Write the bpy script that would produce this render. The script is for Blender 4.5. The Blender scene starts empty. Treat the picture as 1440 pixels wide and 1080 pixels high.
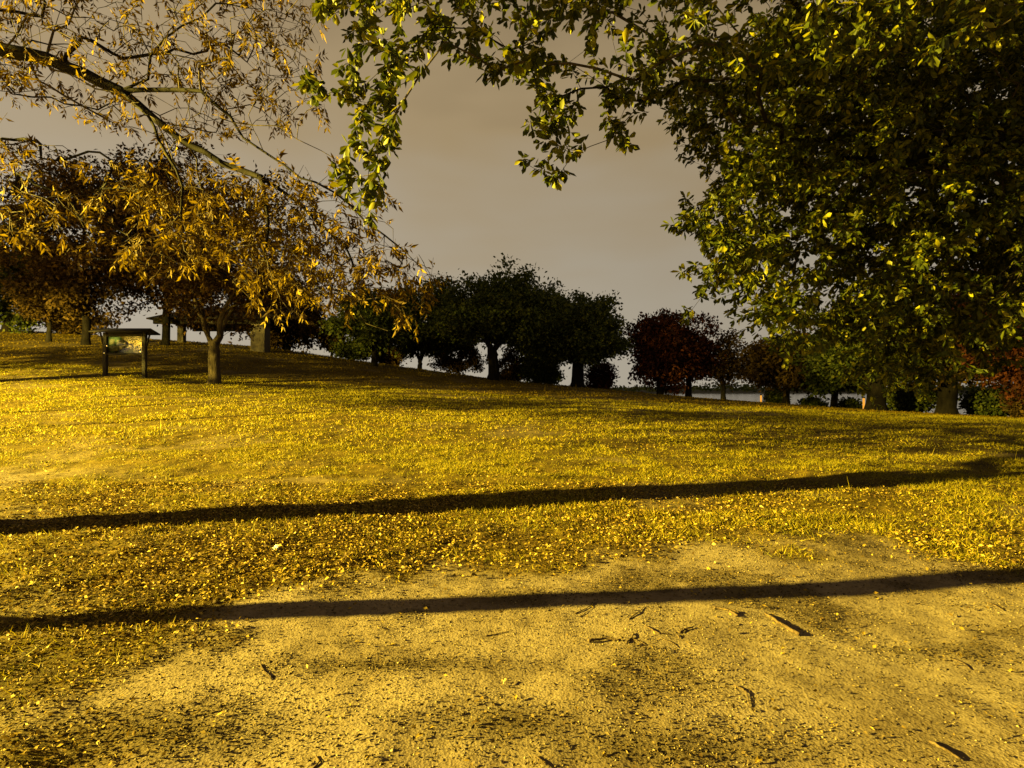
import bpy, math
import numpy as np
from mathutils import Vector, Matrix

rng = np.random.default_rng(11)
C = bpy.context.scene.collection
sc = bpy.context.scene

# ------------------------------------------------------------------ camera
EYE = 1.6
F = 800.0            # focal length in photograph pixels (1440 wide)
HOR = 550.0          # pixel row of the true horizon
cam_d = bpy.data.cameras.new('camera')
cam_d.sensor_width = 36.0
cam_d.lens = 36.0 * F / 1440.0
cam_d.clip_start = 0.05
cam_d.clip_end = 6000
cam = bpy.data.objects.new('camera', cam_d)
C.objects.link(cam)
cam.location = (0, 0, EYE)
cam.rotation_euler = (math.radians(90) + math.atan((HOR - 540) / F), 0, 0)
sc.camera = cam

# ------------------------------------------------------------------ sky: overcast night, lit from below by the city
w = bpy.data.worlds.new('World')
sc.world = w
w.use_nodes = True
nt = w.node_tree
nt.nodes.clear()
wo = nt.nodes.new('ShaderNodeOutputWorld')
bg = nt.nodes.new('ShaderNodeBackground')
tc = nt.nodes.new('ShaderNodeTexCoord')
sep = nt.nodes.new('ShaderNodeSeparateXYZ')
nt.links.new(tc.outputs['Generated'], sep.inputs[0])
ns = nt.nodes.new('ShaderNodeTexNoise')
ns.inputs['Scale'].default_value = 2.2
ns.inputs['Detail'].default_value = 3
mp = nt.nodes.new('ShaderNodeMapping')
mp.inputs['Scale'].default_value = (1, 1, 3.0)
nt.links.new(tc.outputs['Generated'], mp.inputs[0])
nt.links.new(mp.outputs[0], ns.inputs['Vector'])
ma = nt.nodes.new('ShaderNodeMath'); ma.operation = 'MULTIPLY_ADD'
ma.inputs[1].default_value = 0.56; ma.inputs[2].default_value = -0.28
nt.links.new(ns.outputs[0], ma.inputs[0])
ad = nt.nodes.new('ShaderNodeMath'); ad.operation = 'ADD'
nt.links.new(sep.outputs['Z'], ad.inputs[0]); nt.links.new(ma.outputs[0], ad.inputs[1])
rp = nt.nodes.new('ShaderNodeValToRGB')
rp.color_ramp.elements[0].position = 0.0
rp.color_ramp.elements[0].color = (0.405, 0.36, 0.28, 1)
rp.color_ramp.elements[1].position = 0.85
rp.color_ramp.elements[1].color = (0.10, 0.064, 0.027, 1)
e = rp.color_ramp.elements.new(0.22); e.color = (0.38, 0.325, 0.24, 1)
e = rp.color_ramp.elements.new(0.46); e.color = (0.345, 0.255, 0.14, 1)
nt.links.new(ad.outputs[0], rp.inputs[0])
# the city's glow is stronger towards the left
gm = nt.nodes.new('ShaderNodeMath'); gm.operation = 'MULTIPLY_ADD'; gm.inputs[1].default_value = -0.24; gm.inputs[2].default_value = 1.04
nt.links.new(sep.outputs['X'], gm.inputs[0]); nt.links.new(gm.outputs[0], bg.inputs[1])
nt.links.new(rp.outputs[0], bg.inputs[0])
nt.links.new(bg.outputs[0], wo.inputs[0])

sc.view_settings.view_transform = 'Standard'
sc.view_settings.look = 'None'
sc.view_settings.exposure = 0
sc.view_settings.gamma = 1

# the sodium street lamp that lights the lawn (its light is made in its builder)
LAMP = (-36.0, -0.5)
LAMP_H = 9.7
LAMP_POWER = 670000.0
LAMP_COL = (1.0, 0.745, 0.095)
# a cut-off lantern: it shines straight down and its hood ends the light just below the horizontal
LAMP_CONE = 177.5
LAMP_BLEND = 0.07

# ------------------------------------------------------------------ helpers
def P(px, py, d):
    return np.array([(px - 720) / F * d, d, EYE + (HOR - py) / F * d])

def smooth(a, b, x):
    t = np.clip((np.asarray(x, float) - a) / (b - a), 0, 1)
    return t * t * (3 - 2 * t)

def _hash(ix, iy, s):
    h = (ix.astype(np.int64) * 374761393 + iy.astype(np.int64) * 668265263 + s * 982451653) & 0xffffffff
    h = ((h ^ (h >> 13)) * 1274126177) & 0xffffffff
    return ((h ^ (h >> 16)) & 0xffff) / 65535.0

def vnoise(x, y, s=0):
    ix = np.floor(x); iy = np.floor(y)
    fx = x - ix; fy = y - iy
    fx = fx * fx * (3 - 2 * fx); fy = fy * fy * (3 - 2 * fy)
    a = _hash(ix, iy, s); b = _hash(ix + 1, iy, s); c = _hash(ix, iy + 1, s); d = _hash(ix + 1, iy + 1, s)
    return (a + (b - a) * fx) * (1 - fy) + (c + (d - c) * fx) * fy - 0.5

def fbm(x, y, s=0, o=3):
    r = 0; a = 1.0
    for i in range(o):
        r = r + a * vnoise(x * 2 ** i, y * 2 ** i, s + i)
        a *= 0.5
    return r

RX = [-400, -60, -45, -22, -12, -1, 7, 15, 24, 32, 60, 400]
RZ = [9.0, 8.0, 7.2, 5.5, 4.1, 2.66, 1.9, 1.1, 0.35, -0.15, -1.5, -2.0]
WATER_Z = -2.6

def dirt_mask(x, y):
    yb = np.interp(x, [-9, -3, -2.4, -1.6, -0.1, 1.15, 2.6, 3.7, 5, 8, 14], [1.2, 2.9, 3.45, 4.2, 5.0, 5.9, 6.3, 5.7, 5.2, 5.1, 4.6])
    n = fbm(x * 1.1, y * 1.1, 5, 4)
    m = smooth(0.6, -0.6, (y - yb) + n * 1.7)
    # litter gathered in the bottom left corner, a worn pale patch farther left
    m = m * (1 - 0.85 * np.exp(-(((x + 2.15) / 0.55) ** 2 + ((y - 2.5) / 0.35) ** 2)))
    m = np.maximum(m, 0.8 * np.exp(-(((x + 8.6) / 1.9) ** 2 + ((y - 9.3) / 0.9) ** 2)) * smooth(-0.3, 0.15, n + 0.1))
    m = np.maximum(m, 0.35 * smooth(0.18, 0.42, fbm(x * 0.45, y * 0.7, 31, 3)))
    return np.clip(m, 0, 1)

def debris(x, y):
    n = fbm(x * 1.4, y * 2.2, 61, 4)
    s = smooth(0.06, 0.42, n) * 0.8
    for cx, cy, rx, ry in ((0.0, 2.75, 0.55, 0.22), (-0.75, 3.35, 0.9, 0.12), (0.75, 2.55, 0.9, 0.25), (-1.6, 2.7, 0.8, 0.3), (-2.1, 2.5, 0.5, 0.3)):
        s = np.maximum(s, np.exp(-(((x - cx) / rx) ** 2 + ((y - cy) / ry) ** 2)))
    return s

def H(x, y):
    x = np.asarray(x, float); y = np.asarray(y, float)
    R = np.interp(x, RX, RZ) + 0.25 * fbm(x * 0.05, y * 0.05, 9, 2)
    s = smooth(4, 54, y) * 0.55 + np.clip((y - 6) / 44, 0, 1) * 0.45
    z = R * s
    u0 = 51 - 17 * smooth(12, 36, x)
    u = smooth(u0, u0 + 36, y)
    z = z * (1 - u) + (-4.5) * u
    near = np.exp(-np.maximum(y - 14, 0) / 12.0) * (y > -30)
    z = z + near * (0.07 * fbm(x * 0.35, y * 0.5, 1, 2) + 0.014 * fbm(x * 1.7, y * 1.9, 2, 3) + 0.012 * fbm(x * 6.5, y * 6.5, 3, 3))
    # tufty, lumpy turf away from the bare earth
    z = z + near * 0.045 * np.maximum(fbm(x * 3.2, y * 3.2, 81, 2), -0.25) * (1 - dirt_mask(x, y)) * smooth(26, 16, y)
    return z

def mesh_obj(name, verts, tris, mat, parent=None, smooth_shade=True, col=None):
    verts = np.asarray(verts, np.float32).reshape(-1, 3); tris = np.asarray(tris, np.int32)
    k = tris.shape[1]
    me = bpy.data.meshes.new(name)
    me.vertices.add(len(verts)); me.vertices.foreach_set('co', verts.ravel())
    me.loops.add(tris.size); me.loops.foreach_set('vertex_index', tris.ravel())
    me.polygons.add(len(tris))
    me.polygons.foreach_set('loop_start', np.arange(0, tris.size, k, dtype=np.int32))
    me.polygons.foreach_set('loop_total', np.full(len(tris), k, np.int32))
    if smooth_shade:
        me.polygons.foreach_set('use_smooth', np.ones(len(tris), bool))
    if col is not None:
        at = me.attributes.new('mask', 'FLOAT', 'POINT'); at.data.foreach_set('value', np.asarray(col, np.float32))
    me.update(calc_edges=True)
    if mat: me.materials.append(mat)
    o = bpy.data.objects.new(name, me)
    C.objects.link(o)
    if parent: o.parent = parent
    return o

def empty(name, loc, label=None, cat=None, group=None):
    o = bpy.data.objects.new(name, None); C.objects.link(o)
    o.empty_display_size = 0.2
    o.location = loc
    return tag(o, label, cat, group)

def tag(o, label=None, cat=None, group=None, kind=None):
    if label: o['label'] = label
    if cat: o['category'] = cat
    if group: o['group'] = group
    if kind: o['kind'] = kind
    return o

# ------------------------------------------------------------------ materials
def new_mat(name):
    m = bpy.data.materials.new(name); m.use_nodes = True
    n = m.node_tree; n.nodes.clear()
    out = n.nodes.new('ShaderNodeOutputMaterial')
    return m, n, out

def ramp(n, cols, interp='LINEAR'):
    r = n.nodes.new('ShaderNodeValToRGB'); r.color_ramp.interpolation = interp
    els = r.color_ramp.elements
    while len(els) < len(cols): els.new(0.5)
    for el, (p, c) in zip(els, cols):
        el.position = p; el.color = (*c, 1)
    return r

def leaf_mat(name, cols, rough=0.5, trans=0.3, spec=0.3):
    m, n, out = new_mat(name)
    g = n.nodes.new('ShaderNodeNewGeometry'); oi = n.nodes.new('ShaderNodeObjectInfo')
    a = n.nodes.new('ShaderNodeMath'); a.operation = 'ADD'
    n.links.new(g.outputs['Random Per Island'], a.inputs[0]); n.links.new(oi.outputs['Random'], a.inputs[1])
    fr = n.nodes.new('ShaderNodeMath'); fr.operation = 'FRACT'; n.links.new(a.outputs[0], fr.inputs[0])
    r = ramp(n, cols); n.links.new(fr.outputs[0], r.inputs[0])
    tcn = n.nodes.new('ShaderNodeTexCoord'); nz = n.nodes.new('ShaderNodeTexNoise'); nz.inputs['Scale'].default_value = 30
    n.links.new(tcn.outputs['Object'], nz.inputs['Vector'])
    mm = n.nodes.new('ShaderNodeMix'); mm.data_type = 'RGBA'; mm.blend_type = 'MULTIPLY'; mm.inputs['Factor'].default_value = 0.5
    n.links.new(r.outputs[0], mm.inputs['A']); n.links.new(nz.outputs['Fac'], mm.inputs['B'])
    ml = n.nodes.new('ShaderNodeMix'); ml.data_type = 'RGBA'; ml.blend_type = 'MULTIPLY'; ml.inputs['Factor'].default_value = 1
    n.links.new(mm.outputs['Result'], ml.inputs['A']); ml.inputs['B'].default_value = (1.3, 1.3, 1.3, 1)
    p = n.nodes.new('ShaderNodeBsdfPrincipled'); p.inputs['Roughness'].default_value = rough
    p.inputs['Specular IOR Level'].default_value = spec
    n.links.new(ml.outputs['Result'], p.inputs['Base Color'])
    t = n.nodes.new('ShaderNodeBsdfTranslucent'); n.links.new(ml.outputs['Result'], t.inputs[0])
    mx = n.nodes.new('ShaderNodeMixShader'); mx.inputs[0].default_value = trans
    n.links.new(p.outputs[0], mx.inputs[1]); n.links.new(t.outputs[0], mx.inputs[2])
    n.links.new(mx.outputs[0], out.inputs[0])
    return m

def bark_mat(name, c0, c1, scale=14):
    m, n, out = new_mat(name)
    t = n.nodes.new('ShaderNodeTexCoord'); mpn = n.nodes.new('ShaderNodeMapping'); mpn.inputs['Scale'].default_value = (1, 1, 0.25)
    n.links.new(t.outputs['Object'], mpn.inputs[0])
    nz = n.nodes.new('ShaderNodeTexNoise'); nz.inputs['Scale'].default_value = scale; nz.inputs['Detail'].default_value = 6
    n.links.new(mpn.outputs[0], nz.inputs['Vector'])
    r = ramp(n, [(0.3, c0), (0.7, c1)]); n.links.new(nz.outputs['Fac'], r.inputs[0])
    b = n.nodes.new('ShaderNodeBump'); b.inputs['Strength'].default_value = 0.7; b.inputs['Distance'].default_value = 0.03
    n.links.new(nz.outputs['Fac'], b.inputs['Height'])
    p = n.nodes.new('ShaderNodeBsdfPrincipled'); p.inputs['Roughness'].default_value = 0.9; p.inputs['Specular IOR Level'].default_value = 0.15
    n.links.new(r.outputs[0], p.inputs['Base Color']); n.links.new(b.outputs[0], p.inputs['Normal'])
    n.links.new(p.outputs[0], out.inputs[0])
    return m

def plain_mat(name, c, rough=0.6, metal=0.0, noise=0.25, scale=8):
    m, n, out = new_mat(name)
    t = n.nodes.new('ShaderNodeTexCoord')
    nz = n.nodes.new('ShaderNodeTexNoise'); nz.inputs['Scale'].default_value = scale; nz.inputs['Detail'].default_value = 5
    n.links.new(t.outputs['Object'], nz.inputs['Vector'])
    r = ramp(n, [(0.25, tuple(v * (1 - noise) for v in c)), (0.75, tuple(min(1, v * (1 + noise)) for v in c))])
    n.links.new(nz.outputs['Fac'], r.inputs[0])
    p = n.nodes.new('ShaderNodeBsdfPrincipled'); p.inputs['Roughness'].default_value = rough; p.inputs['Metallic'].default_value = metal
    n.links.new(r.outputs[0], p.inputs['Base Color']); n.links.new(p.outputs[0], out.inputs[0])
    return m

def glow_mat(name, c, s):
    m, n, out = new_mat(name)
    em = n.nodes.new('ShaderNodeEmission'); em.inputs[0].default_value = (*c, 1); em.inputs[1].default_value = s
    n.links.new(em.outputs[0], out.inputs[0]); return m

M = {}
M['oak_leaf'] = leaf_mat('green_leaf', [(0, (0.022, 0.030, 0.003)), (0.45, (0.045, 0.056, 0.004)), (0.8, (0.125, 0.128, 0.005)), (1, (0.25, 0.22, 0.007))], 0.5, 0.3, 0.22)
M['autumn_leaf'] = leaf_mat('yellow_leaf', [(0, (0.032, 0.019, 0.004)), (0.35, (0.075, 0.045, 0.005)), (0.7, (0.17, 0.112, 0.006)), (1, (0.30, 0.205, 0.007))], 0.65, 0.3, 0.10)
M['orange_leaf'] = leaf_mat('orange_leaf', [(0, (0.014, 0.007, 0.002)), (0.6, (0.036, 0.018, 0.003)), (1, (0.10, 0.052, 0.005))], 0.6, 0.25, 0.2)
M['dark_green'] = leaf_mat('dark_green_leaf', [(0, (0.024, 0.036, 0.008)), (0.6, (0.062, 0.080, 0.014)), (1, (0.12, 0.125, 0.02))], 0.6, 0.2, 0.15)
M['dark_brown'] = leaf_mat('brown_leaf', [(0, (0.028, 0.017, 0.006)), (0.6, (0.068, 0.042, 0.010)), (1, (0.12, 0.07, 0.013))], 0.7, 0.2, 0.15)
M['dark_red'] = leaf_mat('red_leaf', [(0, (0.018, 0.006, 0.003)), (0.6, (0.055, 0.015, 0.006)), (1, (0.10, 0.027, 0.008))], 0.7, 0.2, 0.15)
M['bark'] = bark_mat('bark', (0.022, 0.017, 0.011), (0.075, 0.058, 0.038))
M['bark_pale'] = bark_mat('pale_bark', (0.05, 0.04, 0.025), (0.17, 0.135, 0.085))
M['bark_dark'] = bark_mat('dark_bark', (0.004, 0.003, 0.0024), (0.012, 0.0095, 0.007), 6)
M['twig'] = bark_mat('twig_bark', (0.045, 0.03, 0.016), (0.13, 0.09, 0.05), 40)
M['grass'] = leaf_mat('grass_blade', [(0, (0.08, 0.082, 0.005)), (0.4, (0.20, 0.172, 0.006)), (0.75, (0.31, 0.245, 0.008)), (1, (0.40, 0.31, 0.018))], 0.6, 0.3, 0.2)
M['grass_far'] = leaf_mat('far_grass_blade', [(0, (0.08, 0.06, 0.004)), (0.5, (0.16, 0.11, 0.006)), (1, (0.24, 0.16, 0.009))], 0.7, 0.3, 0.1)
M['litter'] = leaf_mat('fallen_leaf', [(0, (0.025, 0.015, 0.006)), (0.3, (0.07, 0.042, 0.012)), (0.5, (0.20, 0.13, 0.018)), (0.78, (0.31, 0.215, 0.032)), (0.94, (0.40, 0.285, 0.07)), (1, (0.48, 0.37, 0.17))], 0.7, 0.12, 0.12)
M['mulch'] = leaf_mat('mulch_bit', [(0, (0.018, 0.012, 0.006)), (0.6, (0.06, 0.04, 0.016)), (1, (0.17, 0.12, 0.045))], 0.8, 0.0, 0.1)
M['pebble'] = leaf_mat('pebble', [(0, (0.07, 0.052, 0.028)), (0.6, (0.17, 0.13, 0.065)), (1, (0.30, 0.24, 0.13))], 0.85, 0.0, 0.2)

def ground_mat():
    m, n, out = new_mat('park_ground')
    t = n.nodes.new('ShaderNodeTexCoord')
    at = n.nodes.new('ShaderNodeAttribute'); at.attribute_name = 'mask'
    big = n.nodes.new('ShaderNodeTexNoise'); big.inputs['Scale'].default_value = 1.3; big.inputs['Detail'].default_value = 8; big.inputs['Roughness'].default_value = 0.65
    fine = n.nodes.new('ShaderNodeTexNoise'); fine.inputs['Scale'].default_value = 26; fine.inputs['Detail'].default_value = 6; fine.inputs['Roughness'].default_value = 0.7
    grit = n.nodes.new('ShaderNodeTexVoronoi'); grit.inputs['Scale'].default_value = 70
    for q in (big, fine, grit): n.links.new(t.outputs['Object'], q.inputs['Vector'])
    d1 = ramp(n, [(0.3, (0.12, 0.090, 0.058)), (0.5, (0.21, 0.165, 0.115)), (0.75, (0.29, 0.235, 0.17))]); n.links.new(big.outputs['Fac'], d1.inputs[0])
    d2 = ramp(n, [(0.33, (0.22, 0.19, 0.14)), (0.41, (0.84, 0.82, 0.78)), (0.55, (1.0, 1.0, 1.0))]); n.links.new(fine.outputs['Fac'], d2.inputs[0])
    dm = n.nodes.new('ShaderNodeMix'); dm.data_type = 'RGBA'; dm.blend_type = 'MULTIPLY'; dm.inputs['Factor'].default_value = 1
    n.links.new(d1.outputs[0], dm.inputs['A']); n.links.new(d2.outputs[0], dm.inputs['B'])
    s1 = ramp(n, [(0.3, (0.04, 0.028, 0.003)), (0.5, (0.085, 0.06, 0.005)), (0.72, (0.15, 0.105, 0.008))]); n.links.new(big.outputs['Fac'], s1.inputs[0])
    sm = n.nodes.new('ShaderNodeMix'); sm.data_type = 'RGBA'; sm.blend_type = 'MULTIPLY'; sm.inputs['Factor'].default_value = 1
    n.links.new(s1.outputs[0], sm.inputs['A']); n.links.new(d2.outputs[0], sm.inputs['B'])
    a2 = n.nodes.new('ShaderNodeAttribute'); a2.attribute_name = 'humus'
    ht = n.nodes.new('ShaderNodeMath'); ht.operation = 'MULTIPLY_ADD'; ht.inputs[1].default_value = 1.6; ht.inputs[2].default_value = -0.75
    n.links.new(fine.outputs['Fac'], ht.inputs[0])
    hs = n.nodes.new('ShaderNodeMath'); hs.operation = 'ADD'; hs.use_clamp = True
    n.links.new(a2.outputs['Fac'], hs.inputs[0]); n.links.new(ht.outputs[0], hs.inputs[1])
    hm = n.nodes.new('ShaderNodeMath'); hm.operation = 'MULTIPLY'; n.links.new(hs.outputs[0], hm.inputs[0]); n.links.new(a2.outputs['Fac'], hm.inputs[1])
    hx = n.nodes.new('ShaderNodeMix'); hx.data_type = 'RGBA'; n.links.new(hm.outputs[0], hx.inputs['Factor'])
    n.links.new(dm.outputs['Result'], hx.inputs['A']); hx.inputs['B'].default_value = (0.055, 0.040, 0.016, 1)
    dm = hx
    mk = n.nodes.new('ShaderNodeMath'); mk.operation = 'MULTIPLY_ADD'; mk.inputs[1].default_value = 0.7; mk.inputs[2].default_value = -0.35
    n.links.new(fine.outputs['Fac'], mk.inputs[0])
    ms = n.nodes.new('ShaderNodeMath'); ms.operation = 'ADD'; ms.use_clamp = True
    n.links.new(mk.outputs[0], ms.inputs[0]); n.links.new(at.outputs['Fac'], ms.inputs[1])
    mx = n.nodes.new('ShaderNodeMix'); mx.data_type = 'RGBA'
    n.links.new(ms.outputs[0], mx.inputs['Factor']); n.links.new(sm.outputs['Result'], mx.inputs['A']); n.links.new(dm.outputs['Result'], mx.inputs['B'])
    hsum = n.nodes.new('ShaderNodeMath'); hsum.operation = 'MULTIPLY_ADD'; hsum.inputs[1].default_value = 0.4
    n.links.new(grit.outputs['Distance'], hsum.inputs[0]); n.links.new(fine.outputs['Fac'], hsum.inputs[2])
    b = n.nodes.new('ShaderNodeBump'); b.inputs['Strength'].default_value = 0.5; b.inputs['Distance'].default_value = 0.014
    n.links.new(hsum.outputs[0], b.inputs['Height'])
    p = n.nodes.new('ShaderNodeBsdfPrincipled'); p.inputs['Roughness'].default_value = 0.95; p.inputs['Specular IOR Level'].default_value = 0.1
    n.links.new(mx.outputs['Result'], p.inputs['Base Color']); n.links.new(b.outputs[0], p.inputs['Normal'])
    n.links.new(p.outputs[0], out.inputs[0])
    return m
M['ground'] = ground_mat()

# ------------------------------------------------------------------ ground sheet
def lines(a, b, step, lo, hi, g=1.13):
    v = list(np.arange(a, b, step)); s = step
    x = v[-1]
    while x < hi:
        s *= g; x += s; v.append(x)
    s = step; x = v[0]; lowv = []
    while x > lo:
        s *= g; x -= s; lowv.append(x)
    return np.array(lowv[::-1] + v)

gx = lines(-9, 10, 0.045, -2500, 2500); gy = lines(1.6, 10.5, 0.045, -200, 3500, 1.07)
X, Y = np.meshgrid(gx, gy)
Z = H(X, Y)
nx, ny = len(gx), len(gy)
idx = np.arange(nx * ny).reshape(ny, nx)
quads = np.stack([idx[:-1, :-1], idx[:-1, 1:], idx[1:, 1:], idx[1:, :-1]], -1).reshape(-1, 4)
ground = mesh_obj('ground', np.stack([X, Y, Z], -1), quads, M['ground'], col=dirt_mask(X, Y).ravel())
_at = ground.data.attributes.new('humus', 'FLOAT', 'POINT'); _at.data.foreach_set('value', np.clip(debris(X, Y), 0, 1).ravel().astype(np.float32) * 0.85)
tag(ground, kind='structure')

# lake behind the slope
m, n, out = new_mat('lake_water')
t = n.nodes.new('ShaderNodeTexCoord'); nz = n.nodes.new('ShaderNodeTexNoise'); nz.inputs['Scale'].default_value = 0.9; nz.inputs['Detail'].default_value = 3
n.links.new(t.outputs['Object'], nz.inputs['Vector'])
b = n.nodes.new('ShaderNodeBump'); b.inputs['Strength'].default_value = 0.12; b.inputs['Distance'].default_value = 0.1
n.links.new(nz.outputs['Fac'], b.inputs['Height'])
p = n.nodes.new('ShaderNodeBsdfPrincipled'); p.inputs['Base Color'].default_value = (0.02, 0.022, 0.02, 1); p.inputs['Roughness'].default_value = 0.12; p.inputs['IOR'].default_value = 1.33
n.links.new(b.outputs[0], p.inputs['Normal']); n.links.new(p.outputs[0], out.inputs[0])
lake = mesh_obj('lake_water', [(-1500, 48, WATER_Z), (1500, 48, WATER_Z), (1500, 1010, WATER_Z), (-1500, 1010, WATER_Z)], [(0, 1, 2, 3)], m, smooth_shade=False)
tag(lake, kind='structure')

# far shore rising out of the lake
xs = np.linspace(-1600, 1600, 161)
prof = [(980, -4.0), (1000, -2.2), (1060, 2.0), (1300, 9.0), (1700, 6.0)]
V = []
for (yy, zz) in prof:
    for x in xs:
        V.append((x, yy + 12 * math.sin(x * 0.01) + 6 * math.sin(x * 0.047), zz + (1.2 * math.sin(x * 0.013 + yy) if zz > 0 else 0)))
k = len(xs)
Fq = [(r * k + i, r * k + i + 1, (r + 1) * k + i + 1, (r + 1) * k + i) for r in range(len(prof) - 1) for i in range(k - 1)]
tag(mesh_obj('far_shore', V, Fq, plain_mat('far_shore_soil', (0.02, 0.022, 0.012), 0.95, 0, 0.5, 0.05)), kind='structure')

# ------------------------------------------------------------------ leaf clouds
T_LEAF = (np.array([(0, 0, 0), (0.5, 0, -0.10), (0.28, 0.30, 0.02), (0.70, 0.48, 0.0), (1.0, 0, -0.10), (0.28, -0.30, 0.02), (0.70, -0.48, 0.0)]),
          np.array([(0, 1, 2), (2, 1, 3), (3, 1, 4), (0, 5, 1), (5, 6, 1), (6, 4, 1)]))
T_LANCE = (np.array([(0, 0, 0), (0.45, 0.5, 0.06), (1.0, 0, -0.12), (0.45, -0.5, 0.06), (0.5, 0, -0.07)]),
           np.array([(0, 4, 1), (1, 4, 2), (0, 3, 4), (3, 2, 4)]))
T_DIAM = (np.array([(0, 0, 0), (0.5, 0.5, 0.12), (1.0, 0, 0), (0.5, -0.5, 0.12)]), np.array([(0, 2, 1), (0, 3, 2)]))
T_BLADE = (np.array([(0, 0.5, 0), (0, -0.5, 0), (1, 0, 0)]), np.array([(0, 1, 2)]))

def norm(a):
    return a / np.maximum(np.linalg.norm(a, axis=-1, keepdims=True), 1e-9)

def frames(d, up):
    d = norm(d); side = norm(np.cross(up, d)); nn = np.cross(d, side)
    return d, side, nn

def leaf_cloud(name, pos, d, up, L, Wd, tmpl, mat, parent=None):
    tv, tf = tmpl
    d, side, nn = frames(d, up)
    N = len(pos)
    v = pos[:, None, :] + (tv[None, :, 0:1] * L[:, None, None]) * d[:, None, :] + (tv[None, :, 1:2] * Wd[:, None, None]) * side[:, None, :] + (tv[None, :, 2:3] * L[:, None, None]) * nn[:, None, :]
    f = tf[None] + (np.arange(N) * len(tv))[:, None, None]
    return mesh_obj(name, v, f.reshape(-1, 3), mat, parent)

def rand_dirs(N):
    return norm(rng.normal(size=(N, 3)))

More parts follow.
